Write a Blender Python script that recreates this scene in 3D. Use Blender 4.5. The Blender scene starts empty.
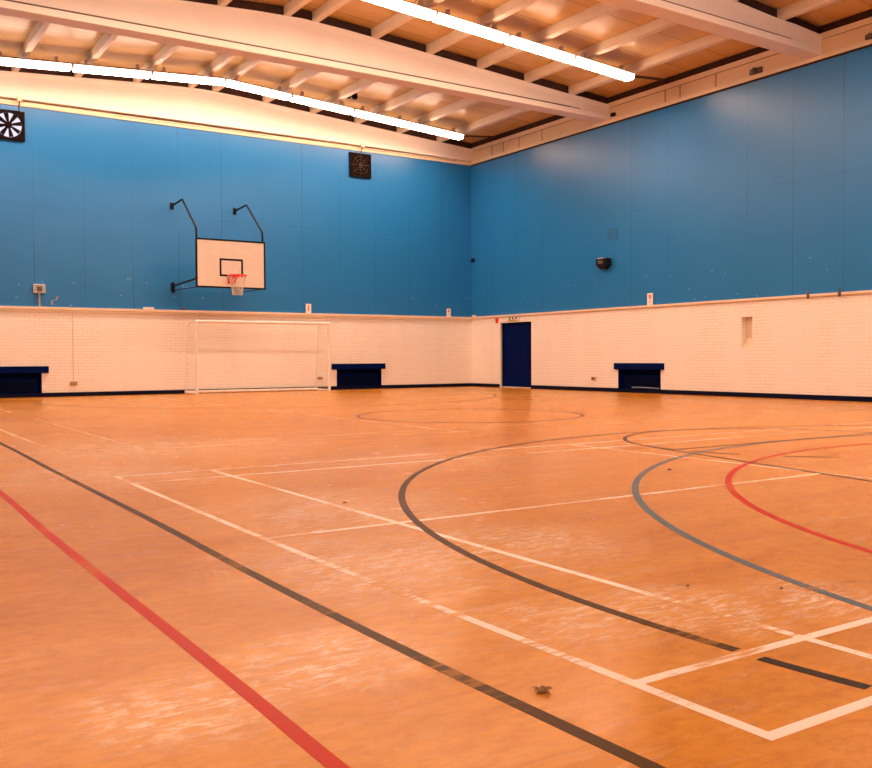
import bpy, bmesh, math, random
from mathutils import Vector, Matrix
random.seed(4)
SC = bpy.context.scene
COL = SC.collection

# ------------------------------------------------------------------ camera
cam_data = bpy.data.cameras.new('camera')
cam_data.sensor_width = 36.0
cam_data.lens = 935.65 / 872.0 * 36.0
cam_data.clip_start = 0.05
cam = bpy.data.objects.new('camera', cam_data)
COL.objects.link(cam)
R_ = Vector((0.837448, -0.546496, -0.004827)); U_ = Vector((0.01929, 0.020731, 0.999599)); F_ = Vector((0.546177, 0.837205, -0.027903))
cam.matrix_world = Matrix(((R_.x, U_.x, -F_.x, -17.4906), (R_.y, U_.y, -F_.y, -24.6831), (R_.z, U_.z, -F_.z, 0.9236), (0, 0, 0, 1)))
SC.camera = cam

# ------------------------------------------------------------------ world, view
world = bpy.data.worlds.new('world'); SC.world = world
world.use_nodes = True
world.node_tree.nodes['Background'].inputs[0].default_value = (0.6, 0.62, 0.8, 1)
world.node_tree.nodes['Background'].inputs[1].default_value = 0.05
SC.view_settings.view_transform = 'Standard'
SC.view_settings.look = 'None'
SC.view_settings.gamma = 1.0
SC.view_settings.exposure = 0.0
SC.view_settings.use_curve_mapping = False
LIGHT_COLOR = (1.0, 0.645, 0.44)
LIGHT_STRENGTH = 69.0
SIDE_STRENGTH = 21.0

# ------------------------------------------------------------------ room numbers (metres)
W = 17.7          # room runs X -17.7 .. 0
D = 25.2          # and Y -25.2 .. 0
HL = 2.23         # height of the brick dado
HT = 7.10         # top of the blue boards
RIDGE = -8.85
def ztop(x): return 8.17 - 0.066 * abs(x - RIDGE)     # top of beams = underside of purlins
PUR_H = 0.21
def zdeck(x): return ztop(x) + PUR_H + 0.003

# ------------------------------------------------------------------ helpers
def obj(name, bm, mat, parent=None, smooth=False):
    me = bpy.data.meshes.new(name)
    bmesh.ops.recalc_face_normals(bm, faces=bm.faces[:])
    bm.to_mesh(me); bm.free()
    if smooth:
        for p in me.polygons: p.use_smooth = True
    if mat: me.materials.append(mat)
    o = bpy.data.objects.new(name, me); COL.objects.link(o)
    if parent: o.parent = parent
    return o
def tag(o, label=None, cat=None, group=None, kind=None):
    if label: o['label'] = label
    if cat: o['category'] = cat
    if group: o['group'] = group
    if kind: o['kind'] = kind
    return o
def thing(name, label, cat, loc=(0, 0, 0), group=None):
    o = bpy.data.objects.new(name, None); COL.objects.link(o); o.location = loc
    o.empty_display_size = 0.1
    return tag(o, label, cat, group)
def BM(): return bmesh.new()
def bx(bm, x0, x1, y0, y1, z0, z1, bev=0):
    r = bmesh.ops.create_cube(bm, size=1.0)
    vs = r['verts']
    for v in vs:
        v.co = Vector(((x0 + x1) / 2 + v.co.x * abs(x1 - x0), (y0 + y1) / 2 + v.co.y * abs(y1 - y0), (z0 + z1) / 2 + v.co.z * abs(z1 - z0)))
    if bev:
        es = list({e for v in vs for e in v.link_edges})
        bmesh.ops.bevel(bm, geom=es, offset=bev, segments=2, affect='EDGES', profile=0.6)
    return bm
def tube(bm, pts, r, n=8, caps=True, r2=None):
    pts = [Vector(p) for p in pts]
    rings = []
    up = None
    for i, p in enumerate(pts):
        if i == 0: t = (pts[1] - p).normalized()
        elif i == len(pts) - 1: t = (p - pts[-2]).normalized()
        else: t = ((pts[i + 1] - p).normalized() + (p - pts[i - 1]).normalized()).normalized()
        if up is None:
            a = Vector((0, 0, 1)) if abs(t.z) < 0.9 else Vector((1, 0, 0))
            up = (a - t * a.dot(t)).normalized()
        else:
            up = (up - t * up.dot(t)).normalized()
        s = t.cross(up)
        rr = r if r2 is None else r + (r2 - r) * i / (len(pts) - 1)
        rings.append([bm.verts.new(p + (up * math.cos(2 * math.pi * k / n) + s * math.sin(2 * math.pi * k / n)) * rr) for k in range(n)])
    for a, b in zip(rings, rings[1:]):
        for k in range(n):
            bm.faces.new((a[k], a[(k + 1) % n], b[(k + 1) % n], b[k]))
    if caps:
        bm.faces.new(rings[0]); bm.faces.new(rings[-1][::-1])
    return bm
def ring(bm, c, R, r, axis='z', n=32, m=8):
    vs = []
    for i in range(n):
        a = 2 * math.pi * i / n; row = []
        for j in range(m):
            b = 2 * math.pi * j / m
            q = (R + r * math.cos(b)); h = r * math.sin(b)
            if axis == 'z': co = (q * math.cos(a), q * math.sin(a), h)
            else: co = (q * math.cos(a), h, q * math.sin(a))
            row.append(bm.verts.new(Vector(c) + Vector(co)))
        vs.append(row)
    for i in range(n):
        for j in range(m):
            bm.faces.new((vs[i][j], vs[(i + 1) % n][j], vs[(i + 1) % n][(j + 1) % m], vs[i][(j + 1) % m]))
    return bm
def loft(bm, sections, caps=True):
    rings = [[bm.verts.new(p) for p in s] for s in sections]
    n = len(rings[0])
    for a, b in zip(rings, rings[1:]):
        for k in range(n):
            bm.faces.new((a[k], a[(k + 1) % n], b[(k + 1) % n], b[k]))
    if caps:
        bm.faces.new(rings[0]); bm.faces.new(rings[-1][::-1])
    return bm

# ------------------------------------------------------------------ materials
def nodes(name):
    m = bpy.data.materials.new(name); m.use_nodes = True
    nt = m.node_tree; b = nt.nodes['Principled BSDF']
    return m, nt, b
def N(nt, typ, **kw):
    n = nt.nodes.new(typ)
    for k, v in kw.items(): setattr(n, k, v)
    return n
def L(nt, a, b): nt.links.new(a, b)
def ramp(nt, fac, stops):
    r = N(nt, 'ShaderNodeValToRGB')
    e = r.color_ramp.elements
    e[0].position, e[0].color = stops[0][0], (*stops[0][1], 1)
    e[1].position, e[1].color = stops[-1][0], (*stops[-1][1], 1)
    for p, c in stops[1:-1]:
        x = e.new(p); x.color = (*c, 1)
    L(nt, fac, r.inputs[0]); return r
def mix(nt, fac, a, b, blend='MIX'):
    m = N(nt, 'ShaderNodeMix', data_type='RGBA', blend_type=blend)
    for s, v in ((m.inputs[0], fac), (m.inputs[6], a), (m.inputs[7], b)):
        if hasattr(v, 'links'): L(nt, v, s)
        elif isinstance(v, (int, float)): s.default_value = v
        else: s.default_value = (*v, 1)
    return m.outputs[2]
def mth(nt, op, a, b=None):
    m = N(nt, 'ShaderNodeMath', operation=op)
    for i, v in enumerate((a, b)):
        if v is None: continue
        if hasattr(v, 'links'): L(nt, v, m.inputs[i])
        else: m.inputs[i].default_value = v
    return m.outputs[0]
def coords(nt, scale=(1, 1, 1), loc=(0, 0, 0)):
    tc = N(nt, 'ShaderNodeTexCoord'); mp = N(nt, 'ShaderNodeMapping')
    mp.inputs['Scale'].default_value = scale; mp.inputs['Location'].default_value = loc
    L(nt, tc.outputs['Object'], mp.inputs[0]); return mp.outputs[0]
def noise(nt, vec, scale, detail=3, rough=0.5, dist=0):
    n = N(nt, 'ShaderNodeTexNoise'); n.inputs['Scale'].default_value = scale
    n.inputs['Detail'].default_value = detail; n.inputs['Roughness'].default_value = rough
    n.inputs['Distortion'].default_value = dist
    L(nt, vec, n.inputs['Vector']); return n.outputs[0]
def simple(name, col, rough=0.5, metal=0.0, var=0.12, scale=6, spec=0.5):
    m, nt, b = nodes(name)
    f = noise(nt, coords(nt), scale, 4)
    lo = tuple(c * (1 - var) for c in col); hi = tuple(min(1, c * (1 + var)) for c in col)
    r = ramp(nt, f, [(0.3, lo), (0.7, hi)])
    L(nt, r.outputs[0], b.inputs['Base Color'])
    b.inputs['Roughness'].default_value = rough; b.inputs['Metallic'].default_value = metal
    b.inputs['Specular IOR Level'].default_value = spec
    return m
M = {}
M['navy'] = simple('navy_paint', (0.0005, 0.007, 0.075), 0.55, spec=0.03)
M['navydark'] = simple('skirting_navy', (0.002, 0.004, 0.022), 0.6, spec=0.08)
M['black'] = simple('black_metal', (0.005, 0.005, 0.008), 0.45, var=.3, spec=.2)
M['darkbrown'] = simple('dark_fan_metal', (0.007, 0.002, 0.0015), 0.6, var=.5, scale=12, spec=.06)
M['boardwhite'] = simple('backboard_white', (0.80, 0.74, 0.66), 0.4, var=.04)
M['red'] = simple('red_paint', (0.75, 0.02, 0.02), 0.35)
M['netwhite'] = simple('net_cord', (0.72, 0.62, 0.5), 0.8)
M['hoopnet'] = simple('hoop_net_cord', (0.62, 0.58, 0.5), 0.8)
M['goalwhite'] = simple('goal_white', (0.86, 0.80, 0.74), 0.35, var=.06)
M['grey'] = simple('grey_plastic', (0.42, 0.42, 0.42), 0.4)
M['greydark'] = simple('dark_grey', (0.1, 0.08, 0.07), 0.4)
M['bluehatch'] = simple('hatch_blue', (0.010, 0.14, 0.38), 0.4)
M['brass'] = simple('tan_socket', (0.42, 0.24, 0.1), 0.45)
M['card'] = simple('white_card', (0.85, 0.80, 0.82), 0.6, var=.03)
M['housing'] = simple('lamp_housing', (0.55, 0.45, 0.45), 0.4)
M['brownsteel'] = simple('brown_conduit', (0.07, 0.03, 0.02), 0.45)
M['yellow'] = simple('sign_yellow', (0.55, 0.42, 0.08), 0.5)
M['chrome'] = simple('dull_pipe', (0.5, 0.5, 0.55), 0.3, metal=.8)
M['gap'] = simple('gap_shade', (0.035, 0.012, 0.008), 0.9, var=.4)  # near-black tone for shade painted into gaps, also backs the door

def white_paint(name, col, grime=0.35, scale=1.4, rough=0.5):
    m, nt, b = nodes(name)
    v = coords(nt)
    f = noise(nt, v, scale, 5, .6); g = noise(nt, v, scale * 9, 3)
    c = mix(nt, mth(nt, 'MULTIPLY', ramp(nt, f, [(.45, (0, 0, 0)), (.8, (1, 1, 1))]).outputs[0], grime), col, tuple(a * b_ for a, b_ in zip(col, (.85, .72, .6))))
    c = mix(nt, mth(nt, 'MULTIPLY', g, .12), c, (.6, .5, .42))
    L(nt, c, b.inputs['Base Color']); b.inputs['Roughness'].default_value = rough
    return m
M['beam'] = white_paint('beam_paint', (0.90, 0.85, 0.80), .2)
M['purlin'] = white_paint('purlin_paint', (0.82, 0.74, 0.62), .5)
M['ring'] = white_paint('concrete_paint', (0.80, 0.66, 0.46), .5)
M['ledge'] = white_paint('ledge_paint', (0.78, 0.66, 0.5), .6)

# painted brick: courses run along X and Y alike, so one vector (x+y, z)
m, nt, b = nodes('painted_brick'); M['brick'] = m
tc = N(nt, 'ShaderNodeTexCoord'); sp = N(nt, 'ShaderNodeSeparateXYZ'); L(nt, tc.outputs['Object'], sp.inputs[0])
cb = N(nt, 'ShaderNodeCombineXYZ')
L(nt, mth(nt, 'ADD', sp.outputs[0], sp.outputs[1]), cb.inputs[0]); L(nt, sp.outputs[2], cb.inputs[1])
bt = N(nt, 'ShaderNodeTexBrick'); L(nt, cb.outputs[0], bt.inputs['Vector'])
bt.inputs['Scale'].default_value = 1.0; bt.inputs['Brick Width'].default_value = 0.225; bt.inputs['Row Height'].default_value = 0.075
bt.inputs['Mortar Size'].default_value = 0.006; bt.inputs['Mortar Smooth'].default_value = 0.6
bt.inputs['Color1'].default_value = (0.90, 0.85, 0.80, 1); bt.inputs['Color2'].default_value = (0.87, 0.81, 0.74, 1)
bt.inputs['Mortar'].default_value = (0.70, 0.58, 0.46, 1)
patch = noise(nt, coords(nt, (1.3, 1.3, .25)), 1.0, 2)           # thick paint fills the joints here and there
c = mix(nt, ramp(nt, patch, [(.42, (0, 0, 0)), (.58, (1, 1, 1))]).outputs[0], bt.outputs[0], (0.89, 0.84, 0.78))
L(nt, mix(nt, 0.45, c, bt.outputs[0]), b.inputs['Base Color'])
b.inputs['Roughness'].default_value = 0.55
bp = N(nt, 'ShaderNodeBump'); bp.inputs['Strength'].default_value = .25; bp.inputs['Distance'].default_value = .01; bp.invert = True
L(nt, bt.outputs[1], bp.inputs['Height']); L(nt, bp.outputs[0], b.inputs['Normal'])

# blue boards with fine upright joints every 1.2 m and chipped spots
m, nt, b = nodes('blue_board'); M['blue'] = m
tc = N(nt, 'ShaderNodeTexCoord'); sp = N(nt, 'ShaderNodeSeparateXYZ'); L(nt, tc.outputs['Object'], sp.inputs[0])
s = mth(nt, 'ADD', sp.outputs[0], sp.outputs[1])
fr = mth(nt, 'FRACT', mth(nt, 'DIVIDE', mth(nt, 'ADD', s, 120.55), 1.2))
seam = mth(nt, 'LESS_THAN', mth(nt, 'ABSOLUTE', mth(nt, 'SUBTRACT', fr, 0.5)), 0.007)
hz = mth(nt, 'LESS_THAN', mth(nt, 'ABSOLUTE', mth(nt, 'SUBTRACT', sp.outputs[2], 4.68)), 0.008)
sm = mth(nt, 'MAXIMUM', seam, mth(nt, 'MULTIPLY', hz, .5))
v = coords(nt)
f = noise(nt, v, .8, 4); g = noise(nt, coords(nt, (6, 6, .7)), 2.0, 3)
c = mix(nt, f, (0.010, 0.165, 0.47), (0.018, 0.205, 0.56))
c = mix(nt, mth(nt, 'MULTIPLY', g, .25), c, (0.014, 0.18, 0.50))
seamn = ramp(nt, noise(nt, coords(nt, (1, 1, .25)), .9, 2), [(.42, (.15, .15, .15)), (.60, (.8, .8, .8))]).outputs[0]
c = mix(nt, mth(nt, 'MULTIPLY', sm, mth(nt, 'MULTIPLY', seamn, .8)), c, (0.004, 0.05, 0.16))
vo = N(nt, 'ShaderNodeTexVoronoi'); vo.inputs['Scale'].default_value = 3.2; L(nt, coords(nt, (1, 1, 1.8)), vo.inputs['Vector'])
chip = mth(nt, 'LESS_THAN', vo.outputs[0], 0.085)
chipz = mth(nt, 'MULTIPLY', mth(nt, 'LESS_THAN', sp.outputs[2], 3.1), mth(nt, 'GREATER_THAN', noise(nt, v, 1.3, 2), .47))
c = mix(nt, mth(nt, 'MULTIPLY', mth(nt, 'MULTIPLY', chip, chipz), .4), c, (.6, .6, .62))
L(nt, c, b.inputs['Base Color'])
b.inputs['Roughness'].default_value = 0.34
b.inputs['Specular IOR Level'].default_value = 0.45
bp = N(nt, 'ShaderNodeBump'); bp.inputs['Strength'].default_value = .06; bp.inputs['Distance'].default_value = .01
L(nt, noise(nt, v, 25, 2), bp.inputs['Height']); L(nt, bp.outputs[0], b.inputs['Normal'])

# roof deck boards
m, nt, b = nodes('deck_paint'); M['deck'] = m
tc = N(nt, 'ShaderNodeTexCoord'); sp = N(nt, 'ShaderNodeSeparateXYZ'); L(nt, tc.outputs['Object'], sp.inputs[0])
fr = mth(nt, 'FRACT', mth(nt, 'DIVIDE', mth(nt, 'ADD', sp.outputs[1], 60), 1.2))
sm = mth(nt, 'LESS_THAN', mth(nt, 'ABSOLUTE', mth(nt, 'SUBTRACT', fr, .5)), .010)
v = coords(nt, (.6, 2.0, 1))
f = noise(nt, v, 1.2, 5, .6)
c = mix(nt, ramp(nt, f, [(.3, (0, 0, 0)), (.7, (1, 1, 1))]).outputs[0], (0.74, 0.52, 0.24), (0.60, 0.38, 0.13))
c = mix(nt, mth(nt, 'MULTIPLY', sm, .75), c, (.2, .1, .05))
L(nt, c, b.inputs['Base Color']); b.inputs['Roughness'].default_value = .30; b.inputs['Specular IOR Level'].default_value = .4

# sports floor: worn orange composition blocks, streaks along X, scuffs
m, nt, b = nodes('sports_floor'); M['floor'] = m
def floor_wear(nt):
    big = noise(nt, coords(nt, (.35, .5, 1)), .9, 3)
    fine = noise(nt, coords(nt, (1.0, 4.5, 1), (3, 1, 0)), 2.6, 7, .75, .6)
    a = ramp(nt, big, [(.44, (0, 0, 0)), (.60, (1, 1, 1))]).outputs[0]
    c_ = ramp(nt, fine, [(.52, (0, 0, 0)), (.70, (1, 1, 1))]).outputs[0]
    return mth(nt, 'MULTIPLY', a, c_)
f0 = noise(nt, coords(nt, (.6, .9, 1), (1.7, 4.2, 0)), .33, 3)
f1 = noise(nt, coords(nt, (.6, 2.4, 1)), 1.6, 6, .65)
f2 = noise(nt, coords(nt), 2.2, 6, .7)
f3 = noise(nt, coords(nt, (.8, 1.4, 1)), 14, 6, .75)
c = ramp(nt, f1, [(.3, (0.48, 0.170, 0.004)), (.5, (0.585, 0.228, 0.006)), (.72, (0.67, 0.295, 0.024))]).outputs[0]
c = mix(nt, mth(nt, 'MULTIPLY', ramp(nt, f0, [(.42, (0, 0, 0)), (.62, (1, 1, 1))]).outputs[0], .5), c, (0.68, 0.315, 0.050))
c = mix(nt, mth(nt, 'MULTIPLY', ramp(nt, f2, [(.53, (0, 0, 0)), (.72, (1, 1, 1))]).outputs[0], .5), c, (0.40, 0.125, 0.003))
c = mix(nt, mth(nt, 'MULTIPLY', ramp(nt, f3, [(.44, (0, 0, 0)), (.62, (1, 1, 1))]).outputs[0], .45), c, (0.37, 0.115, 0.003))
c = mix(nt, mth(nt, 'MULTIPLY', floor_wear(nt), .45), c, (0.84, 0.62, 0.42))
sb = None
tcg = N(nt, 'ShaderNodeTexCoord')
for px_, py_, rad, amt in ((-16.72, -22.25, .34, 1), (-16.22, -22.1, .38, 1), (-15.4, -21.0, .9, .8), (-15.3, -22.2, .4, .7), (-15.7, -16.9, 1.3, .6), (-14.9, -19.6, 1.1, .7), (-14.6, -21.0, .7, .7), (-14.85, -22.35, .45, .8), (-12.8, -17.6, 1.8, .4), (-14.35, -22.5, .4, .8), (-14.7, -15.1, 2.0, .6)):
    dn = N(nt, 'ShaderNodeVectorMath', operation='DISTANCE'); L(nt, tcg.outputs['Object'], dn.inputs[0]); dn.inputs[1].default_value = (px_, py_, 0)
    q = mth(nt, 'MULTIPLY', mth(nt, 'MAXIMUM', mth(nt, 'SUBTRACT', 1.0, mth(nt, 'DIVIDE', dn.outputs['Value'], rad)), 0.0), amt * 1.6)
    sb = q if sb is None else mth(nt, 'MAXIMUM', sb, q)
sb = mth(nt, 'MINIMUM', mth(nt, 'MULTIPLY', sb, mth(nt, 'MULTIPLY', noise(nt, coords(nt), 2.6, 3, .6), 1.9)), 1.0)
c = mix(nt, mth(nt, 'MULTIPLY', sb, .22), c, (0.80, 0.50, 0.26))
sc_ = ramp(nt, noise(nt, coords(nt, (1.6, 5.0, 1)), 6.0, 7, .78, .9), [(.49, (0, 0, 0)), (.60, (1, 1, 1))]).outputs[0]
c = mix(nt, mth(nt, 'MULTIPLY', mth(nt, 'MULTIPLY', sb, sc_), .62), c, (0.92, 0.80, 0.64))
st = noise(nt, coords(nt, (.45, 14, 1), (9, 2, 0)), 1.5, 3, .55)
c = mix(nt, mth(nt, 'MULTIPLY', ramp(nt, st, [(.60, (0, 0, 0)), (.72, (1, 1, 1))]).outputs[0], .35), c, (0.40, 0.12, 0.02))
L(nt, c, b.inputs['Base Color'])
rr = ramp(nt, f2, [(.3, (.20, .20, .20)), (.7, (.29, .29, .29))])
L(nt, rr.outputs[0], b.inputs['Roughness'])
b.inputs['Specular IOR Level'].default_value = .10

def line_paint(name, col, wear=.55, lo=.50):
    m, nt, b = nodes(name)
    f = noise(nt, coords(nt, (1.0, 5.0, 1)), 6.0, 5, .7)
    g = noise(nt, coords(nt), 1.1, 2)
    h = mth(nt, 'ADD', f, mth(nt, 'MULTIPLY', mth(nt, 'SUBTRACT', g, .5), .9))
    c = mix(nt, mth(nt, 'MULTIPLY', ramp(nt, h, [(lo, (0, 0, 0)), (lo + .12, (1, 1, 1))]).outputs[0], wear), col, (0.58, 0.25, 0.03))
    L(nt, c, b.inputs['Base Color']); b.inputs['Roughness'].default_value = .34
    b.inputs['Specular IOR Level'].default_value = .04
    return m
M['lwhite'] = line_paint('white_line_paint', (0.84, 0.73, 0.62), .9, .51)
M['lwhite2'] = line_paint('faded_line_paint', (0.78, 0.60, 0.42), .8, .42)
M['lbrown'] = line_paint('brown_line_paint', (0.080, 0.036, 0.006), .45, .63)
M['lblack'] = line_paint('black_line_paint', (0.035, 0.018, 0.008), .4, .64)
M['lred'] = line_paint('red_line_paint', (0.50, 0.030, 0.008), .5, .60)
M['lblue'] = line_paint('blue_line_paint', (0.115, 0.145, 0.165), .5, .60)

def emitter(name, col, strength):
    m = bpy.data.materials.new(name); m.use_nodes = True; nt = m.node_tree
    nt.nodes.clear()
    e = nt.nodes.new('ShaderNodeEmission'); o = nt.nodes.new('ShaderNodeOutputMaterial')
    e.inputs[0].default_value = (*col, 1); e.inputs[1].default_value = strength
    nt.links.new(e.outputs[0], o.inputs[0]); return m
M['tube'] = emitter('lit_tube', LIGHT_COLOR, LIGHT_STRENGTH)
M['tubeside'] = emitter('lit_tube_side', LIGHT_COLOR, SIDE_STRENGTH)
M['daylight'] = emitter('daylight_behind_fan', (0.85, 0.80, 1.0), 1.1)

# ------------------------------------------------------------------ structure
bm = BM(); bx(bm, -W - .3, .4, -D - .3, .4, -.2, 0)
floor = tag(obj('floor', bm, M['floor']), kind='structure')

def wall_with_holes(name, axis, sgn, a0, a1, z0, z1, holes, mat, thick=.32, parent=None):
    """solid wall face at 0 on the given axis, holes = (a0,a1,z0,z1) cut right through"""
    A = sorted({a0, a1, *[h[0] for h in holes], *[h[1] for h in holes]})
    Z = sorted({z0, z1, *[h[2] for h in holes], *[h[3] for h in holes]})
    bm = BM()
    for i in range(len(A) - 1):
        for j in range(len(Z) - 1):
            ca, cz = (A[i] + A[i + 1]) / 2, (Z[j] + Z[j + 1]) / 2
            if any(h[0] < ca < h[1] and h[2] < cz < h[3] for h in holes): continue
            if axis == 'y': bx(bm, A[i], A[i + 1], 0, thick, Z[j], Z[j + 1])
            else: bx(bm, 0, thick, A[i], A[i + 1], Z[j], Z[j + 1])
    bmesh.ops.remove_doubles(bm, verts=bm.verts[:], dist=1e-5)
    # drop faces shared by neighbouring blocks
    seen = {}
    for f in bm.faces: seen.setdefault(tuple(sorted(v.index for v in f.verts)), []).append(f)
    bm.verts.index_update()
    seen = {}
    for f in bm.faces: seen.setdefault(tuple(sorted(v.index for v in f.verts)), []).append(f)
    dead = [f for fs in seen.values() if len(fs) > 1 for f in fs]
    bmesh.ops.delete(bm, geom=dead, context='FACES')
    o = obj(name, bm, mat, parent); tag(o, kind='structure'); return o

REC_B = [(-4.88, -3.37, 0, .61), (-14.33, -13.02, 0, .61)]
wall_back = wall_with_holes('wall_back', 'y', 1, -W, 0.0, 0, HL, REC_B, M['brick'])
REC_R = (-8.16, -6.67, 0, .61)
DOOR = (-3.04, -1.49, 0, 1.99)
NICHE = (-10.91, -10.62, 1.10, 1.82)
wall_right = wall_with_holes('wall_right', 'x', 1, -D, 0.32, 0, HL, [REC_R, DOOR, NICHE], M['brick'])
# blue boards above the dado: parts of the walls
bm = BM(); bx(bm, -W, 0, 0, .3, HL, HT); tag(obj('blue_boarding', bm, M['blue'], wall_back), 'blue painted boarding')
bm = BM(); bx(bm, 0, .3, -D, .3, HL, HT); tag(obj('blue_boarding', bm, M['blue'], wall_right), 'blue painted boarding')
# left and near walls (behind / beside the camera)
for nm, q in (('wall_left', (-W - .3, -W, -D, .3)), ('wall_near', (-W - .3, .3, -D - .3, -D))):
    bm = BM(); bx(bm, *q, 0, HL); w_ = tag(obj(nm, bm, M['brick']), kind='structure')
    bm = BM(); bx(bm, *q, HL, 8.1); tag(obj('blue_boarding', bm, M['blue'], w_), 'blue painted boarding')

# dado ledges
def trim(n, bm, mat): return tag(obj('trim_%d' % n, bm, mat), kind='structure')
bm = BM(); bx(bm, -W, 0, -.055, -.001, HL - .07, HL + .0, .006)
bx(bm, -W, 0, -.03, -.001, HL - .14, HL - .07)
trim(1, bm, M['ledge'])
bm = BM(); bx(bm, -.055, -.001, -D, -.056, HL - .055, HL, .006)
trim(2, bm, M['ledge'])
# skirtings
def skirting(name, segs):
    bm = BM()
    for q in segs: bx(bm, *q, 0, .105)
    tag(obj(name, bm, M['navydark']), kind='structure')
skirting('baseboard_back', [(-W, -14.33, -.02, -.001), (-13.02, -4.88, -.02, -.001), (-3.37, 0, -.02, -.001)])
skirting('baseboard_right', [(-.02, -.001, -1.49, -.021), (-.02, -.001, -6.67, -3.04), (-.02, -.001, -D, -8.16)])

# head strip and ring beam on the right wall
bm = BM(); bx(bm, -.03, .3, -D, .3, HT, HT + .09, .004); trim(3, bm, M['ring'])
bm = BM(); bx(bm, -.012, -.001, -D, 0, HT - .045, HT - .002); trim(4, bm, M['gap'])  # dark strip painted as the shade line under the head strip
m, nt, b = nodes('ring_beam_paint')
tc = N(nt, 'ShaderNodeTexCoord'); sp = N(nt, 'ShaderNodeSeparateXYZ'); L(nt, tc.outputs['Object'], sp.inputs[0])
f = noise(nt, coords(nt), 1.5, 5, .6)
c = mix(nt, f, (0.80, 0.64, 0.42), (0.70, 0.50, 0.30))
jn = None
for y in (-1.12, -1.7, -2.48, -3.55, -8.29, -8.77, -9.86, -14.5, -16.1):
    q = mth(nt, 'LESS_THAN', mth(nt, 'ABSOLUTE', mth(nt, 'ADD', sp.outputs[1], -y)), .022)
    jn = q if jn is None else mth(nt, 'MAXIMUM', jn, q)
c = mix(nt, mth(nt, 'MULTIPLY', jn, .7), c, (.16, .07, .03))
L(nt, c, b.inputs['Base Color']); b.inputs['Roughness'].default_value = .5
M['ringj'] = m
bm = BM(); bx(bm, 0, .3, -D, .3, HT + .09, HT + .40); trim(5, bm, M['ringj'])
bm = BM(); bx(bm, .02, .3, -D, .3, HT + .40, HT + .415); trim(6, bm, M['brownsteel'])
bm = BM(); bx(bm, -.015, .3, -D, .3, HT + .415, HT + .535, .005); trim(7, bm, M['ring'])
bm = BM(); bx(bm, .004, .30, -D, .3, HT + .535, ztop(0) + PUR_H - .002); trim(8, bm, M['gap'])  # dark band painted as the shade under the deck edge
# back wall head: casing strips below the end beam
bm = BM(); bx(bm, -W, -.031, -.03, -.001, HT - .02, HT + .05, .004); trim(9, bm, M['ring'])
bm = BM(); bx(bm, -W, 0.3, .33, .39, 0, 8.6); trim(10, bm, M['ring'])
bm = BM(); bx(bm, -11.2, -6.9, -.016, -.001, HT + .052, HT + .064); bx(bm, -4.0, -.6, -.016, -.001, HT + .052, HT + .064); trim(11, bm, M['brownsteel'])
bm = BM(); bx(bm, -W, -.03, .0, .3, HT, HT + .10); trim(12, bm, M['ring'])

# roof deck
bm = BM()
xs = [-W - .3, RIDGE, .36]
loft(bm, [[(x, -D - .3, zdeck(x)), (x, .4, zdeck(x)), (x, .4, zdeck(x) + .12), (x, -D - .3, zdeck(x) + .12)] for x in xs])
ceiling = tag(obj('ceiling', bm, M['deck']), kind='structure')

# roof beams
def beam_mesh(half=False):
    bm = BM(); secs = []
    st = [-W + .0] + [-W + .9, -W + 1.5] + [-W + 1.5 + i * (W - 3) / 14 for i in range(1, 14)] + [-1.5, -.9, -.002]
    for x in st:
        u = (x - RIDGE) / (W / 2)
        zb = HT + .092 + .045 * (1 - u * u); zl = zb + .13; zt = ztop(x) + .02 * (1 - abs(u)) - .03 * (max(0, 1 - abs(u) * 8))
        endx = min(abs(x), abs(x + W))
        wf = .205
        k = max(0, min(1, (endx - .9) / .6))
        ww = .19 - .045 * k
        ln = .03 + .0 * k
        R = [(wf, zb + .012), (wf, zl), (ww, zl + .02), (ww, zt - .12), (ww + .035 * 1, zt - .05), (ww + .035, zt - .001)]
        if half:
            prof = [(-.0, zb)] + [(-(y), z) for y, z in R] + [(-.0, zt - .001)]
            prof = [(0.0 + y * .5 - .0, z) for y, z in prof]
        else:
            prof = [(-(wf - .012), zb)] + [(-y, z) for y, z in R] + [(y, z) for y, z in reversed(R)] + [(wf - .012, zb)]
        secs.append([(x, y, z) for y, z in prof])
    loft(bm, secs); return bm
def shade_strip_mesh(y0=-.13, y1=.13):  # added dark fill, colour stands in for shade between beam and deck
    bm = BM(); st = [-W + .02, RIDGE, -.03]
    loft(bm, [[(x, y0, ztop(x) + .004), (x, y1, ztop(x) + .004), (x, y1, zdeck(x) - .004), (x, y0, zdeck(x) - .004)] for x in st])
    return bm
beam_lab = ['white painted end beam lying along the top of the far blue wall',
            'deep white arched roof beam crossing above the hoop wall, second from the far wall',
            'white arched roof beam at top right, ending on the right wall nearest the camera',
            'white roof beam above and behind the top edge of the picture',
            'white end beam over the wall behind the camera']
bpro = None
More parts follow.
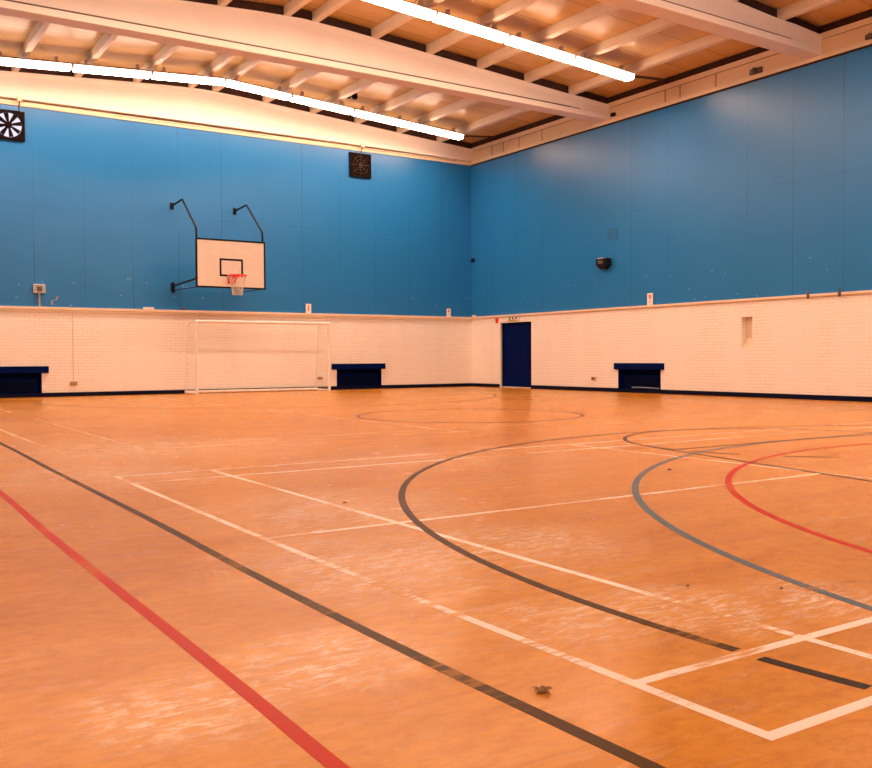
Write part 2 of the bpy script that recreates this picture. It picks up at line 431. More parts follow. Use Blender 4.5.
for i, y in enumerate((.0, -6.12, -12.42, -18.8)):
    if i == 0:
        b0 = obj('roof_beam', beam_mesh(True), M['beam']); tag(b0, beam_lab[0], 'beam', 'white roof beams'); tag(obj('dark_shade_strip', shade_strip_mesh(-.04, .1), M['gap'], b0), 'dark strip painted as the shade between beam and roof deck')
    else:
        if bpro is None: bpro = obj('roof_beam', beam_mesh(), M['beam']); o = bpro
        else: o = bpro.copy(); COL.objects.link(o)
        o.location = (0, y, 0); tag(o, beam_lab[i], 'beam', 'white roof beams')
        if i == 1:
            shade_strip = obj('dark_shade_strip', shade_strip_mesh(), M['gap'], o); tag(shade_strip, 'dark strip painted as the shade between beam and roof deck')
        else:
            q_ = shade_strip.copy(); COL.objects.link(q_); q_.parent = o
        g = BM()    # thin brown line along the lip
        bxs = [-W + 1.0 + k * (W - 2.0) / 16 for k in range(17)]
        for s in (-1, 1):
            zf = lambda x: HT + .092 + .045 * (1 - ((x - RIDGE) / (W / 2)) ** 2)
            loft(g, [[(x, s * .140, zf(x) + .135), (x, s * .200, zf(x) + .1315), (x, s * .200, zf(x) + .150), (x, s * .140, zf(x) + .185)] for x in bxs])
        tag(obj('brown_ledge', g, M['brownsteel'], o), 'thin brown ledge line along the lower lip')

# purlins
num = ['', 'first', 'second', 'third', 'fourth', 'fifth', 'sixth', 'seventh', 'eighth', 'ninth', 'tenth', 'eleventh', 'twelfth']
PX = [-1.28 - 1.448 * k for k in range(6)]
PX = PX + [2 * RIDGE - x for x in reversed(PX)]
for i, x in enumerate(PX):
    s = -.066 if x > RIDGE else .066
    def zz(dx, h): return ztop(x) + s * dx + h
    bm = BM(); w = .075; h = PUR_H - .002
    prof = lambda y: [(x + dx, y, zz(dx, hh)) for dx, hh in ((-w + .015, .001), (-w, .014), (-w, h), (w, h), (w, .014), (w - .015, .001))]
    loft(bm, [prof(-D), prof(0.2)])
    o = obj('roof_purlin', bm, M['purlin'])
    tag(o, 'cream painted roof purlin running overhead, %s from the right wall' % num[i + 1], 'purlin', 'roof purlins')

# ------------------------------------------------------------------ lamps
def fixture_parts(root):
    for dx in (-.6, .6):
        bm = BM(); bx(bm, dx - .03, dx + .03, -.05, .05, -.012, .10); obj('mounting_bracket', bm, M['housing'], root)
    bm = BM(); loft(bm, [[(x, y_, z_) for y_, z_ in ((-.06, -.012), (.06, -.012), (.15, -.066), (.15, -.074), (-.15, -.074), (-.15, -.066))] for x in (-.905, .905)])
    obj('lamp_housing', bm, M['housing'], root)
    bm = BM(); prof = [(-.130, -.075), (-.138, -.130), (-.112, -.178), (.112, -.178), (.138, -.130), (.130, -.075)]
    loft(bm, [[(x, y, z) for y, z in prof] for x in (-.885, .885)])
    d_ = obj('lit_diffuser', bm, M['tube'], root)
    d_.data.materials.append(M['tubeside'])
    for p in d_.data.polygons:
        if p.normal.z > -.9: p.material_index = 1
    for q in ((-.9, -.886), (.886, .9)):
        bm = BM(); bx(bm, q[0], q[1], -.12, .12, -.14, -.055); obj('end_cap', bm, M['housing'], root)
proto = None
rows = [(-1.6, 'far row'), (-8.6, 'near row'), (-15.9, 'row above the picture'), (-22.6, 'row over the camera')]
for ri, (y, where) in enumerate(rows):
    for k in range(8):
        x = RIDGE + 1.85 * (3.5 - k)
        lab = 'lit fluorescent batten, %s from the right in the %s' % (num[k + 1], where)
        if proto is None:
            proto = thing('fluorescent_lamp', lab, 'lamp', group='fluorescent lamps under the purlins'); fixture_parts(proto); root = proto
        else:
            root = proto.copy(); COL.objects.link(root); root['label'] = lab
            for ch in [c for c in COL.objects if c.parent == proto]:
                c2 = ch.copy(); COL.objects.link(c2); c2.parent = root
        root.location = (x, y, ztop(x) - .075)
        root.rotation_euler = (0, .066 if x > RIDGE else -.066, 0)
# feed conduits from the last lamp of each row to the wall head
for y, t in ((-1.6, 'far'), (-8.6, 'nearer')):
    bm = BM()
    for dy in (-.05, .05):
        tube(bm, [(-1.36, y + dy, ztop(-1.36) - .13), (-.12, y + .25 + dy, 7.72), (.01, y + .27 + dy, 7.72)], .018)
    o = obj('cable_conduit', bm, M['brownsteel'])
    tag(o, 'pair of thin brown conduits joining the %s lamp row to the right wall' % t, 'conduit')

# ------------------------------------------------------------------ court markings (painted lines, parts of the floor)
ZL = .0004
zcount = [0]
def strip(pts, w, mat, name, label):
    """flat ribbon following pts on the floor"""
    zcount[0] += 1
    z1 = ZL + zcount[0] * .00002
    bm = BM(); P = [Vector((x, y, 0)) for x, y in pts]; a = []
    for i, p in enumerate(P):
        t = (P[min(i + 1, len(P) - 1)] - P[max(i - 1, 0)]).normalized(); n = Vector((-t.y, t.x, 0)) * w / 2
        a.append([bm.verts.new(p + n + Vector((0, 0, z1))), bm.verts.new(p - n + Vector((0, 0, z1))),
                  bm.verts.new(p - n + Vector((0, 0, .0001))), bm.verts.new(p + n + Vector((0, 0, .0001)))])
    for q, r in zip(a, a[1:]):
        for k in range(4): bm.faces.new((q[k], q[(k + 1) % 4], r[(k + 1) % 4], r[k]))
    bm.faces.new(a[0]); bm.faces.new(a[-1][::-1])
    return tag(obj(name, bm, mat, floor), label)
def arc(cx, cy, r, a0, a1, n=64):
    return [(cx + r * math.cos(math.radians(a0 + (a1 - a0) * i / n)), cy + r * math.sin(math.radians(a0 + (a1 - a0) * i / n))) for i in range(n + 1)]
wl = .040
def smooth(P, k=12):
    out = []; n = len(P)
    for i in range(n - 1):
        p0, p1, p2, p3 = P[max(i - 1, 0)], P[i], P[i + 1], P[min(i + 2, n - 1)]
        for j in range(k):
            t = j / k
            out.append(tuple(.5 * (2 * b_ + (c_ - a_) * t + (2 * a_ - 5 * b_ + 4 * c_ - d_) * t * t + (3 * b_ - a_ - 3 * c_ + d_) * t ** 3) for a_, b_, c_, d_ in zip(p0, p1, p2, p3)))
    out.append(tuple(P[-1])); return out
XB = -15.59
# nearest badminton court
def court(y0, x0, mat, lab, cut=0):
    x1 = 2 * RIDGE - x0; y1 = y0 + 6.09
    strip(smooth([(x0 + .005, y0 - wl / 2), (x0 - .01, y0 + 1.2), (x0 - .03, y0 + 2.5), (x0 - .02, y0 + 4.3), (x0, y1 + wl / 2)]), wl, mat, 'badminton_line', 'white back boundary line of the %s badminton court' % lab)
    strip([(x0 + .77, y0), (x0 + .77, y1)], wl, mat, 'badminton_line', 'white long service line of the %s badminton court' % lab)
    strip([(x0, y0), (x1, y0)], wl, mat, 'badminton_line', 'white near side line of the %s badminton court' % lab)
    strip([(x0, y0 + .45), (x1, y0 + .45)], wl, mat, 'badminton_line', 'white near singles line of the %s badminton court' % lab)
    strip([(x0, y1), (x1, y1)], wl, mat, 'badminton_line', 'white far side line of the %s badminton court' % lab)
    strip([(x0, y1 - .48), (x1, y1 - .48)], wl, mat, 'badminton_line', 'white far singles line of the %s badminton court' % lab)
    strip([(x0, y0 + 3.05), (x0 + 4.68, y0 + 3.05)], wl, mat, 'badminton_line', 'white centre line of the %s badminton court' % lab)
    strip([(x0 + 4.68, y0), (x0 + 4.68, y1)], wl, mat, 'badminton_line', 'thin short service line of the %s badminton court' % lab)
court(-23.24, XB, M['lwhite'], 'nearest')
court(-15.05, XB + .05, M['lwhite2'], 'middle')
court(-6.90, XB + .05, M['lwhite2'], 'farthest')
wb = .046
strip(smooth([(-15.90, -24.6), (-15.955, -23), (-15.975, -22), (-15.97, -20.8), (-15.94, -19.3), (-15.92, -16.5), (-15.88, -13.3), (-15.86, -6.), (-15.86, -.6)]), wb, M['lbrown'], 'basketball_line', 'long dark brown side line')
strip(smooth([(-16.54, -25.0), (-16.54, -23), (-16.53, -22), (-16.52, -19.5), (-16.49, -17.6), (-16.46, -12.), (-16.44, -.3)]), wb, M['lred'], 'red_line', 'long straight red line nearest the camera')
strip([(-1.8, -24.6), (-1.8, -.6)], wb, M['lbrown'], 'basketball_line', 'dark brown side line by the right wall')
strip(arc(-9.18, -22.38, 5.95, 187.7, 184.5, 10), wb, M['lblack'], 'basketball_line', 'near black end piece of the large arc')
strip(arc(-9.18, -22.38, 5.94, 183.6, 2, 100) + [(-3.2, -24.6)], wb, M['lbrown'], 'basketball_line', 'large dark brown shooting arc')
strip(arc(-8.3, -3.2, 5.5, -180, 0, 90), wb, M['lbrown'], 'basketball_line', 'faint brown shooting arc below the hoop')
strip(arc(-8.54, -24.17, 5.95, 175, 25, 90), .048, M['lblue'], 'blue_line', 'grey blue curved goal area line')
strip(arc(-8.74, -23.91, 4.97, 175, 25, 90), .048, M['lred'], 'red_line', 'red curved goal area line')
FX, FY = -8.70, -18.20
strip(arc(FX, FY, 1.72, 0, 180, 60), wb, M['lbrown'], 'basketball_line', 'brown free throw semicircle')
for k in range(6):
    strip(arc(FX, FY, 1.72, 187 + k * 29, 203 + k * 29, 8), wb, M['lbrown'], 'basketball_line', 'short dash of the broken brown semicircle')
strip([(FX - 1.72, FY), (FX + 1.72, FY)], wb, M['lbrown'], 'basketball_line', 'thin brown free throw line')
strip([(-10.42, -17.9), (-11.95, -24.6)], wb, M['lbrown'], 'basketball_line', 'slanting brown side of the key')
strip([(FX + 1.78, FY), (FX + 3.0, -24.6)], wb, M['lbrown'], 'basketball_line', 'slanting brown far side of the key')
strip(arc(-8.80, -12.35, 1.80, 0, 360, 90), wb * .9, M['lbrown'], 'basketball_line', 'brown centre circle')

# ------------------------------------------------------------------ heater recesses
def recess(axis, a0, a1, la0, la1, label, pipe=False):
    """navy lined recess with projecting lintel; axis 'y' = back wall, 'x' = right wall"""
    dp = .28; t = thing('heater_recess', label, 'heater recess', ((a0 + a1) / 2, 0, 0) if axis == 'y' else (0, (a0 + a1) / 2, 0), 'navy heater recesses in the brick wall')
    c = (a0 + a1) / 2
    def B(bm, u0, u1, d0, d1, z0, z1, bev=0):
        u0 -= c; u1 -= c
        if axis == 'y': bx(bm, u0, u1, d0, d1, z0, z1, bev)
        else: bx(bm, d0, d1, u0, u1, z0, z1, bev)
    bm = BM()
    B(bm, a0 + .002, a0 + .03, -.012, dp, .002, .608); B(bm, a1 - .03, a1 - .002, -.012, dp, .002, .608); B(bm, a0 + .03, a1 - .03, dp, dp + .035, .002, .608)
    B(bm, a0 + .03, a1 - .03, .0, dp, .585, .608)
    obj('lining', bm, M['navy'], t)
    bm = BM(); B(bm, la0, la1, -.06, -.001, .60, .765, .008); obj('lintel', bm, M['navy'], t)
    bm = BM(); B(bm, a0 + .06, a1 - .06, .12, dp - .01, .10, .45, .01)
    obj('heater_casing', bm, M['navy'], t)
    bm = BM()
    for k in range(14): B(bm, a0 + .15, a1 - .15, .108, .119, .14 + k * .02, .148 + k * .02)
    obj('grille', bm, M['navydark'], t)
    bm = BM(); B(bm, a0 + .032, a1 - .032, -.015, .01, .002, .10); obj('kick_plate', bm, M['navydark'], t)
    if pipe:
        p0, p1 = a0 + .1, a1 - .45
        bm = BM(); tube(bm, [(.05, p0 - c, .125), (.05, (p0 + p1) / 2 - c, .14), (.05, p1 - c, .135)], .014)
        obj('pipe', bm, M['chrome'], t)
    return t
recess('y', -4.88, -3.37, -5.05, -3.25, 'navy recess with wide top slab, right of the goal on the far wall')
recess('y', -14.33, -13.02, -14.5, -12.86, 'navy recess with wide top slab, cut off by the left picture edge')
recess('x', -8.16, -6.67, -8.28, -6.55, 'navy recess with wide top slab and pale pipe, in the right wall', True)

# ------------------------------------------------------------------ door, exit sign, sounder
door = bpy.data.objects.new('door_1', None); COL.objects.link(door); door.location = (.10, -2.27, 0); tag(door, kind='structure')
bm = BM(); bx(bm, 0, .05, -.74, -.0025, .035, 1.945, .004); obj('door_leaf', bm, M['navy'], door)
bm = BM(); bx(bm, 0, .05, .0025, .71, .035, 1.945, .004); obj('door_leaf', bm, M['navy'], door)
bm = BM(); bx(bm, -.03, .08, -.769, -.742, .0, 1.989); bx(bm, -.03, .08, .715, .742, .0, 1.989); bx(bm, -.03, .08, -.742, .715, 1.95, 1.989)
obj('door_frame', bm, M['navydark'], door)
bm = BM(); bx(bm, -.13, .08, -.74, .71, .001, .03, .004); obj('threshold', bm, M['ledge'], door)
bm = BM(); bx(bm, -.012, -.0005, -.10, -.03, .95, 1.15); obj('push_plate', bm, M['navydark'], door)
bm = BM(); bx(bm, .09, .12, -.769, .779, .0, 1.99); obj('backing', bm, M['gap'], door)
bm = BM(); bx(bm, -.004, .04, -1.524, -1.492, .002, 1.98); trim(13, bm, M['goalwhite'])

t = thing('exit_sign', 'small cream sign with dark marks above the navy door', 'sign', (-.028, -2.20, 2.095))
bm = BM(); bx(bm, -.008, .008, -.27, .27, -.066, .05, .002); obj('sign_plate', bm, M['card'], t)
for yy in (.16, 0, -.16):
    bm = BM(); bx(bm, -.011, -.0085, yy - .035, yy + .035, -.012, .046); obj('dark_mark', bm, M['black'], t)
for yy in (.11, -.12):
    bm = BM(); bx(bm, -.011, -.0085, yy - .018, yy + .018, -.048, -.015); obj('dark_mark', bm, M['black'], t)
bm = BM(); bx(bm, -.0105, -.0085, -.24, .24, -.064, -.05); bx(bm, -.0105, -.0085, .15, .24, -.05, -.014); bx(bm, -.0105, -.0085, -.09, .09, -.05, -.014); obj('yellow_band', bm, M['yellow'], t)

t = thing('alarm_sounder', 'small red alarm sounder on the white wall left of the door', 'alarm', (-.001, -1.37, 2.07))
bm = BM(); r_ = bmesh.ops.create_cone(bm, cap_ends=True, segments=20, radius1=.062, radius2=.045, depth=.05, matrix=Matrix.Translation((-.026, 0, .02)) @ Matrix.Rotation(-math.pi / 2, 4, 'Y'))
obj('sounder_dome', bm, M['red'], t)
bm = BM(); bx(bm, -.03, -.001, -.045, .045, -.085, -.03, .004); obj('sounder_base', bm, M['red'], t)

# slot niche with a sloping sill in the right wall
bm = BM()
y0, y1 = NICHE[0], NICHE[1]
bx(bm, .15, .17, y0, y1, 1.10, 1.82)
vs = [bm.verts.new(q) for q in ((.0, y0, 1.10), (.0, y1, 1.10), (.15, y0, 1.10), (.15, y1, 1.10), (.15, y0, 1.34), (.15, y1, 1.34))]
bm.faces.new((vs[0], vs[1], vs[5], vs[4])); bm.faces.new((vs[0], vs[2], vs[3], vs[1])); bm.faces.new((vs[0], vs[4], vs[2])); bm.faces.new((vs[1], vs[3], vs[5])); bm.faces.new((vs[2], vs[4], vs[5], vs[3]))
trim(14, bm, M['ledge'])

# ------------------------------------------------------------------ basketball goal
hoop = thing('basketball_hoop', 'white basketball backboard with red rim held off the far wall on black tubes', 'basketball hoop', (RIDGE, 0, 0))
yb = -2.0
bm = BM(); bx(bm, -.89, .89, yb + .001, yb + .028, 2.73, 3.90); board = obj('backboard', bm, M['boardwhite'], hoop)
bm = BM()
for q in ((-.92, -.875, 2.70, 3.93), (.875, .92, 2.70, 3.93), (-.875, .875, 2.70, 2.745), (-.875, .875, 3.885, 3.93)):
    bx(bm, q[0], q[1], yb - .004, yb + .03, q[2], q[3])
tag(obj('board_border', bm, M['black'], board), 'black border')
bm = BM()
for q in ((-.31, -.26, 3.00, 3.45), (.26, .31, 3.00, 3.45), (-.26, .26, 3.00, 3.05), (-.26, .26, 3.40, 3.45)):
    bx(bm, q[0], q[1], yb - .003, yb, q[2], q[3])
tag(obj('target_square', bm, M['black'], board), 'black target rectangle')
for s in (-1, 1):
    xx = s * .872
    bm = BM(); tube(bm, [(xx, -.02, 4.98), (xx, -.80, 5.03), (xx, -.88, 5.03), (xx, -.94, 4.98), (xx, yb + .10, 4.20), (xx, yb + .065, 4.10), (xx, yb + .065, 2.72)], .026)
    obj('support_tube', bm, M['black'], hoop)
    bm = BM(); bx(bm, xx - .05, xx + .05, -.02, -.001, 4.89, 5.07, .004); bx(bm, xx - .03, xx + .03, -.06, -.02, 4.94, 5.02); obj('wall_bracket', bm, M['black'], hoop)
    bm = BM(); tube(bm, [(xx, -.02, 2.86), (xx, yb + .065, 2.93)], .026); tube(bm, [(xx, -.02, 2.74), (xx, yb + .065, 2.72)], .012); obj('lower_arm', bm, M['black'], hoop)
    bm = BM(); bx(bm, xx - .05, xx + .05, -.02, -.001, 2.70, 2.96, .004); bx(bm, xx - .03, xx + .03, -.07, -.02, 2.70, 2.92); obj('wall_bracket', bm, M['black'], hoop)
bm = BM(); tube(bm, [(-.885, yb + .065, 3.02), (.885, yb + .065, 3.02)], .02); tube(bm, [(-.885, yb + .065, 3.7), (.885, yb + .065, 3.7)], .02); obj('cross_tube', bm, M['black'], hoop)
rc = (0.0, yb - .40, 3.0)
bm = BM(); ring(bm, rc, .228, .017); rim = obj('rim', bm, M['red'], hoop, True)
bm = BM(); bx(bm, -.10, .10, yb - .02, yb, 2.82, 3.04, .004); bx(bm, -.10, .10, yb - .20, yb - .02, 2.985, 3.015)
vs = [bm.verts.new(q) for q in ((-.10, yb - .02, 2.83), (-.10, yb - .02, 2.99), (-.09, yb - .24, 2.99), (.10, yb - .02, 2.83), (.10, yb - .02, 2.99), (.09, yb - .24, 2.99))]
bm.faces.new((vs[0], vs[1], vs[2])); bm.faces.new((vs[3], vs[5], vs[4])); bm.faces.new((vs[0], vs[2], vs[5], vs[3])); bm.faces.new((vs[1], vs[4], vs[5], vs[2])); bm.faces.new((vs[0], vs[3], vs[4], vs[1]))
obj('rim_bracket', bm, M['red'], rim)
bm = BM(); n = 12; lv = 6
def np_(k, j):
    f = j / lv; r = .222 - .105 * (f ** .6); a = 2 * math.pi * (k + (j % 2) * .5) / n
    return (rc[0] + r * math.cos(a), rc[1] + r * math.sin(a), rc[2] - .02 - .47 * f)
for j in range(lv):
    for k in range(n):
        a = np_(k, j); kk = (k, k - 1) if j % 2 == 0 else (k, k + 1)
        for q in kk: tube(bm, [a, np_(q, j + 1)], .005, 4, False)
obj('net', bm, M['hoopnet'], hoop)

# ------------------------------------------------------------------ five-a-side goal
goal = thing('football_goal', 'white five a side goal with thin net standing against the far wall', 'goal', (-7.53, -1.0, 0))
gx = 1.91; H = 1.90; gd = .87
for s in (-1, 1):
    bm = BM(); tube(bm, [(s * gx, 0, .0), (s * gx, 0, H)], .038, 12); obj('post', bm, M['goalwhite'], goal)
bm = BM(); tube(bm, [(-gx - .038, 0, H), (gx + .038, 0, H)], .04, 12); obj('crossbar', bm, M['goalwhite'], goal)
for s in (-1, 1):
    bm = BM(); tube(bm, [(s * gx, .02, .03), (s * gx, gd, .03)], .03, 10); obj('base_rail', bm, M['goalwhite'], goal)
    bm = BM(); tube(bm, [(s * gx, .02, H - .01), (s * gx, gd * .55, H - .01), (s * gx, gd * .75, H - .12), (s * gx, gd, .05)], .011, 8); obj('rear_stay', bm, M['goalwhite'], goal)
bm = BM(); tube(bm, [(-gx - .03, gd, .045), (gx + .03, gd, .045)], .038, 10); obj('rear_bar', bm, M['goalwhite'], goal)
bm = BM(); cr = .0017
yn = gd - .03
for i in range(32):
    x = -gx + .03 + i * (2 * gx - .06) / 31
    tube(bm, [(x, .03, H - .03), (x, gd * .55, H - .06), (x, gd * .72, H - .16), (x, yn, .05)], cr, 3, False)
for j in range(16):
    z = .08 + j * .115
    f = (z - .05) / (H - .21)
    y = yn + (gd * .72 - yn) * min(1, f)
    tube(bm, [(-gx, y, z), (gx, y, z)], cr, 3, False)
for s in (-1, 1):
    for j in range(15):
        z = .1 + j * .118
        tube(bm, [(s * gx, .02, z), (s * gx, yn + (gd * .72 - yn) * (z - .05) / (H - .21), z)], cr, 3, False)
    for j in range(1, 7): tube(bm, [(s * gx, j * .115, .03), (s * gx, j * .115 * .8, H - .03)], cr, 3, False)
obj('net', bm, M['netwhite'], goal)

# ------------------------------------------------------------------ extractor fans
def fan(x, z, w, h, open_, label):
    t = thing('extractor_fan', label, 'fan', (x, -.001, z), 'square wall fans under the far beam')
    bm = BM(); n = 32; R = .30
    # square plate with a round opening
    outer = []; inner = []; yv = -.05
    for i in range(n):
        a = 2 * math.pi * i / n; c_, s_ = math.cos(a), math.sin(a); k = 1 / max(abs(c_), abs(s_))
        outer.append((c_ * k * w / 2, s_ * k * h / 2)); inner.append((c_ * R, s_ * R))
    for yv, flip in ((-.05, 0), (-.002, 1)):
        pass
    O = [[bm.verts.new((p[0], yy, p[1])) for p in outer] for yy in (-.07, -.0)]
    I = [[bm.verts.new((p[0], yy, p[1])) for p in inner] for yy in (-.07, -.0)]
    for i in range(n):
        j = (i + 1) % n
        bm.faces.new((O[0][i], O[0][j], I[0][j], I[0][i])); bm.faces.new((O[1][i], I[1][i], I[1][j], O[1][j]))
        bm.faces.new((O[0][i], O[1][i], O[1][j], O[0][j])); bm.faces.new((I[0][i], I[0][j], I[1][j], I[1][i]))
    obj('frame', bm, M['darkbrown'], t)
    bm = BM(); r_ = bmesh.ops.create_circle(bm, cap_ends=True, segments=32, radius=R - .002, matrix=Matrix.Translation((0, -.004, 0)) @ Matrix.Rotation(math.pi / 2, 4, 'X'))
    bmesh.ops.solidify(bm, geom=bm.faces[:], thickness=.002)
    tag(obj('opening', bm, M['daylight'] if open_ else M['darkbrown'], t), 'bright daylit opening' if open_ else 'dark closed shutter')
    for k in range(8):
        a = 2 * math.pi * k / 8 + .2
        bm = BM(); d = Vector((math.cos(a), 0, math.sin(a))); q = Vector((-math.sin(a), 0, math.cos(a)))
        pr = []
        for r0, wv, tw in ((.05, .024, .01), (.18, .042, .012), (R - .012, .055, .010)):
            pr.append([tuple(d * r0 + q * wv + Vector((0, -.045 + tw, 0))), tuple(d * r0 - q * wv + Vector((0, -.045 - tw, 0))),
                       tuple(d * r0 - q * wv + Vector((0, -.041 - tw, 0))), tuple(d * r0 + q * wv + Vector((0, -.041 + tw, 0)))])
        loft(bm, pr); obj('blade', bm, M['darkbrown'], t)
    bm = BM(); bmesh.ops.create_cone(bm, cap_ends=True, segments=20, radius1=.085, radius2=.06, depth=.05, matrix=Matrix.Translation((0, -.048, 0)) @ Matrix.Rotation(math.pi / 2, 4, 'X'))
    obj('hub', bm, M['darkbrown'], t)
    if not open_:
        bm = BM(); ring(bm, (0, -.078, 0), .25, .006, 'y', 28, 6); ring(bm, (0, -.078, 0), .16, .006, 'y', 24, 6); ring(bm, (0, -.078, 0), .07, .006, 'y', 20, 6)
        for k in range(4):
            a = math.pi * k / 4; tube(bm, [(-.33 * math.cos(a), -.078, -.33 * math.sin(a)), (.33 * math.cos(a), -.078, .33 * math.sin(a))], .005, 6)
        obj('guard', bm, M['brownsteel'], t)
fan(-13.68, 6.59, .72, .70, True, 'dark square wall fan with bright daylight between its blades, at the left edge')
fan(-4.065, 6.655, .71, .70, False, 'dark brown closed square wall fan high between hoop and corner')
for x, z0, zt, lb in ((-13.44, 6.945, 7.17, 'above the bright fan at the left edge'), (-4.03, 7.01, 7.17, 'above the dark brown closed fan')):
    t = thing('fan_switch_box', 'small cream junction box with short conduit %s' % lb, 'junction box', (x, -.10, zt))
    bm = BM(); bx(bm, -.06, .06, -.07, -.006, .0, .12, .006); obj('box', bm, M['ledge'], t)
    bm = BM(); tube(bm, [(0, -.03, .0), (0, -.01, -.04), (0, .065, -.09), (0, .065, z0 - zt)], .011); obj('conduit', bm, M['brownsteel'], t)

# ------------------------------------------------------------------ notices on the ledge
def notice(wall, a, w, h, label, kind):
    loc = (a, -.03, HL + .001) if wall == 'back' else (-.03, a, HL + .001)
    t = thing('notice_card', label, 'sign', loc, 'small white cards on the dado ledge')
    def B(bm, u0, u1, d, z0, z1, e=.004):
        if wall == 'back': bx(bm, u0, u1, d - e, d, z0, z1)
        else: bx(bm, d - e, d, u0, u1, z0, z1)
    bm = BM(); B(bm, -w / 2, w / 2, 0, 0, h, .012); obj('card', bm, M['card'], t)
    for q in ([(.022, .25, .85)] if kind == 'bar' else [(.035, .52, .85), (.028, .25, .34)]):
        bm = BM(); B(bm, -q[0], q[0], -.0125, h * q[1], h * q[2]); obj('printed_mark', bm, M['redpale'], t)
M['redpale'] = simple('faded_red_print', (0.62, 0.28, 0.2), .6)
notice('back', -5.79, .17, .27, 'small white card with faded red mark on the ledge above the goal', 'bar')
notice('back', -.92, .15, .25, 'small white card with faded red mark on the ledge beside the room corner', 'sq')
notice('right', -7.83, .19, .30, 'small white card with faded red mark on the ledge above the right wall recess', 'sq')

# ------------------------------------------------------------------ small wall fittings
t = thing('wall_speaker', 'black wall mounted floodlight sensor high on the blue right wall', 'sensor', (-.001, -6.20, 3.42))
bm = BM(); bx(bm, -.20, -.03, -.23, .18, -.07, .12, .012)
obj('body', bm, M['black'], t)
bm = BM(); loft(bm, [[(-.20, -.20, -.07), (-.03, -.20, -.07), (-.03, .15, -.07), (-.20, .15, -.07)], [(-.15, -.10, -.16), (-.04, -.10, -.16), (-.04, .06, -.16), (-.15, .06, -.16)]]); obj('lower_shell', bm, M['black'], t)
bm = BM(); bx(bm, -.206, -.2005, -.09, .09, -.02, .07); obj('window_lens', bm, M['greydark'], t)
bm = BM(); bx(bm, -.18, -.04, -.05, .14, .1205, .14, .004); tag(obj('top_highlight', bm, M['card'], t), 'pale strip painted as the highlight on top')  # white strip stands in for a highlight along the upper edge
bm = BM(); bx(bm, -.03, -.0, -.08, .08, -.08, .08); obj('wall_bracket', bm, M['black'], t)
t.name = 'wall_sensor'

t = thing('socket_box', 'grey electrical box on a short pipe above the ledge at far left', 'electrical box', (-13.05, -.001, HL))
bm = BM(); bx(bm, -.14, .14, -.08, -.0, .33, .53, .01); obj('box', bm, M['grey'], t)
bm = BM(); bx(bm, -.06, .06, -.10, -.0805, .38, .49, .01); obj('dark_knob', bm, M['greydark'], t)
bm = BM(); bx(bm, -.13, .13, -.09, -.0, .531, .55, .002); obj('lid', bm, M['card'], t)
bm = BM(); tube(bm, [(0, -.03, .002), (0, -.03, .33)], .024); obj('pipe', bm, M['grey'], t)
bm = BM(); tube(bm, [(-.08, -.012, .03), (-.075, -.02, .13)], .022, 6); tube(bm, [(.02, -.012, .15), (.06, -.02, .24)], .022, 6); tube(bm, [(-.075, -.015, .12), (.03, -.015, .16)], .007, 6)
o = obj('cable_clip', bm, M['grey']); o.location = (-12.68, -.0, HL + .03)
tag(o, 'pair of grey clips on the blue wall right of the grey box', 'clip')

bm = BM(); tube(bm, [(0, -.014, -1.78), (0, -.014, -.02)], .010); 
t = thing('wall_socket', 'tan wall socket low on the brick wall fed by a thin upright conduit', 'socket', (-12.27, -.001, HL - .08))
obj('conduit', bm, M['ledge'], t)
bm = BM(); bx(bm, -.085, .085, -.045, -.0, -1.87, -1.78, .008); obj('socket_plate', bm, M['brass'], t)
t = thing('wall_socket', 'tan wall socket on the far brick wall seen through the goal net', 'socket', (-5.43, -.001, .35))
bm = BM(); bx(bm, -.075, .075, -.035, -.0, -.04, .04, .006); obj('socket_plate', bm, M['brass'], t)
bm = BM(); bx(bm, -.05, -.02, -.039, -.0355, -.02, .02); bx(bm, .02, .05, -.039, -.0355, -.02, .02); obj('switches', bm, M['greydark'], t)
t = thing('wall_socket', 'small brown wall socket low on the right wall between door and recess', 'socket', (-.001, -5.73, .34))
bm = BM(); bx(bm, -.035, -.0, -.07, .07, -.04, .05, .006); obj('socket_plate', bm, M['brass'], t)
bm = BM(); bx(bm, -.039, -.0355, -.03, .03, -.02, .03); obj('switches', bm, M['greydark'], t)

bm = BM(); bx(bm, -.14, .14, -.05, -.002, 0, .055, .006); o = obj('ledge_box', bm, M['card']); o.location = (-10.38, 0, HL + .001)
tag(o, 'small white box on the ledge just left of the backboard arms', 'box')
bm = BM(); bx(bm, -.05, -.002, -.09, .06, 0, .06, .006); o = obj('ledge_box', bm, M['ledge']); o.location = (-.003, -.14, HL + .001)
tag(o, 'tiny cream box on the ledge in the room corner', 'box')
bm = BM(); bx(bm, -.05, .05, -.05, -.002, 0, .07, .01); o = obj('ledge_box', bm, M['greydark']); o.location = (-9.45, 0, HL + .001)
tag(o, 'small dark box on the ledge under the left edge of the backboard', 'box')
for y, lb in ((-12.38, 'left'), (-13.11, 'right')):
    bm = BM(); bx(bm, -.075, -.056, -.03, .03, -.09, .03, .003); tube(bm, [(-.065, 0, .02), (-.03, .03, .09)], .014, 6)
    o = obj('ledge_clip', bm, M['greydark']); o.location = (0, y, HL); tag(o, 'small dark clip on the right wall ledge, %s one of the two' % lb, 'clip')
bm = BM()
for q in ((-.19, .19, .135, .15), (-.19, .19, -.15, -.135), (-.19, -.175, -.135, .135), (.175, .19, -.135, .135)): bx(bm, -.008, -.0, *q)
bx(bm, -.005, -.0, -.175, .175, -.135, .135)
o = obj('wall_hatch', bm, M['bluehatch']); o.location = (-.001, -6.46, 4.17); tag(o, 'small blue painted hatch on the right wall just above the black sensor', 'hatch')
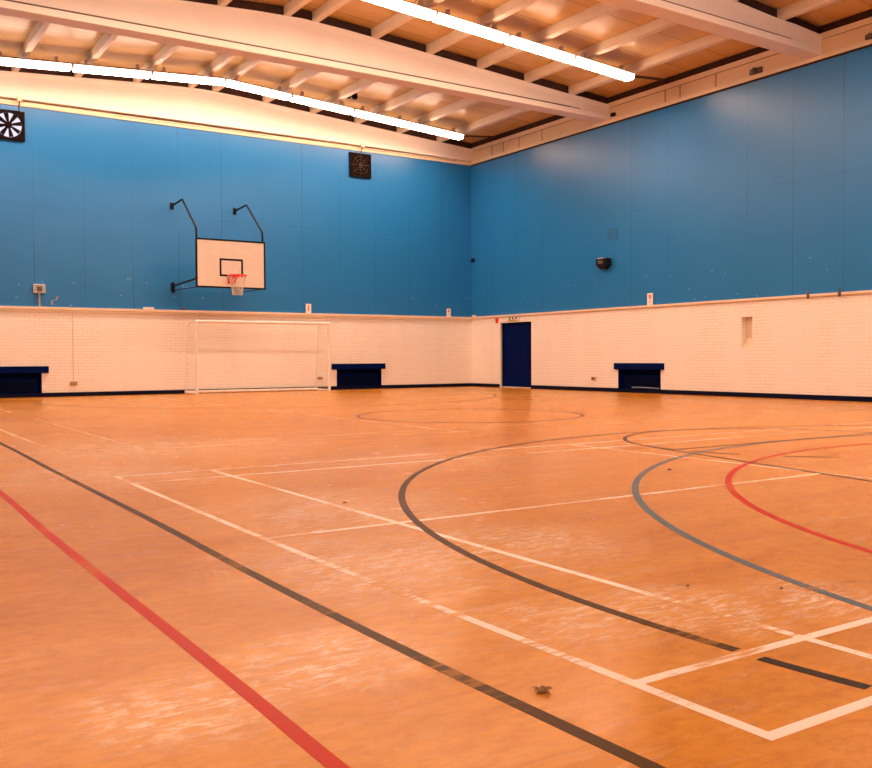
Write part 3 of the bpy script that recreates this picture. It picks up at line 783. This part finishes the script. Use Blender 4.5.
bm = BM(); bx(bm, -.05, .0, -.07, .07, -.06, .06, .012); tube(bm, [(-.05, 0, 0), (-.11, 0, -.02)], .02, 8)
o = obj('net_hook', bm, M['black']); o.location = (-.001, -.12, 4.05); tag(o, 'small black hook fixed in the corner of the two blue walls', 'hook')
# dark fittings on the ring beam
for y, z, r, lb in ((-11.0, 7.27, .10, 'left of the nearest beam end'), (-13.75, 7.25, .08, 'at the right picture edge')):
    bm = BM(); bx(bm, -.05, -.0, -r * 1.6, r * 1.6, -r * .6, r * .6, .012)
    bmesh.ops.create_uvsphere(bm, u_segments=16, v_segments=10, radius=r * .75, matrix=Matrix.Translation((-.055, .02, .0)))
    o = obj('sensor_head', bm, M['greydark']); o.location = (-.001, y, z); tag(o, 'small dark round sensor on the cream ring beam %s' % lb, 'sensor')
bm = BM(); bx(bm, -.06, -.0, -.07, .07, -.045, .045, .006); o = obj('junction_box', bm, M['black']); o.location = (-.001, -6.50, 7.29)
tag(o, 'tiny black box on the cream ring beam at the second beam end', 'junction box')
# round fittings under the deck
def globe(x, y, lab, n_, nm):
    bm = BM()
    for k in range(n_):
        zc = zdeck(x) - .10
        bmesh.ops.create_uvsphere(bm, u_segments=20, v_segments=12, radius=.085, matrix=Matrix.Translation((x + k * .19, y, zc)))
    bx(bm, x - .05, x + .19 * (n_ - 1) + .05, y - .05, y + .05, zdeck(x) - .045, zdeck(x) - .014)
    tag(obj(nm, bm, M['darkbrown']), lab, 'light fitting')
globe(-5.45, -1.95, 'pair of dark round spotlights under the deck just behind the far lamp row', 2, 'twin_spotlight')
globe(-14.6, -3.2, 'single dark round fitting under the deck at the left picture edge', 1, 'round_spotlight')

# litter on the floor
bm = BM(); random.seed(9)
for k in range(26):
    a = random.uniform(0, 6.28); r = random.uniform(0, .020); p = Vector((math.cos(a) * r, math.sin(a) * r, .003 + random.random() * .010))
    d = Vector((random.uniform(-1, 1), random.uniform(-1, 1), random.uniform(-.2, .4))) * .014
    q = p + d; q.z = max(q.z, .002)
    s = (p + q) / 2 + Vector((random.uniform(-.005, .005), random.uniform(-.005, .005), .003))
    tube(bm, [p, s, q], .0018, 5)
bmesh.ops.create_icosphere(bm, subdivisions=2, radius=.010, matrix=Matrix.Translation((0, 0, .007)) @ Matrix.Diagonal((1.5, 1, .6, 1)))
o = obj('fluff_tuft', bm, simple('fluff', (0.30, 0.15, 0.05), .9)); o.scale = (1.25, 1.25, .8); o.location = (-15.85, -22.70, .001)
tag(o, 'small brown tuft of fluff on the floor beside the long brown line', 'fluff')
for x, y, lb, sz in ((-11.74, -19.35, 'just inside the blue curved line', .015), (-14.60, -22.10, 'near the broken white service line', .006), (-14.33, -22.34, 'close to the lower end of the blue curve', .007), (-14.73, -19.38, 'beside the thick brown arc', .010)):
    bm = BM(); bmesh.ops.create_icosphere(bm, subdivisions=2, radius=sz, matrix=Matrix.Diagonal((1.4, .8, .35, 1)))
    for v in bm.verts: v.co += Vector((random.uniform(-1, 1), random.uniform(-1, 1), 0)) * sz * .15
    o = obj('dirt_crumb', bm, M['darkbrown']); o.location = (x, y, sz * .35 + .0015); tag(o, 'small dark dirt crumb %s' % lb, 'dirt')
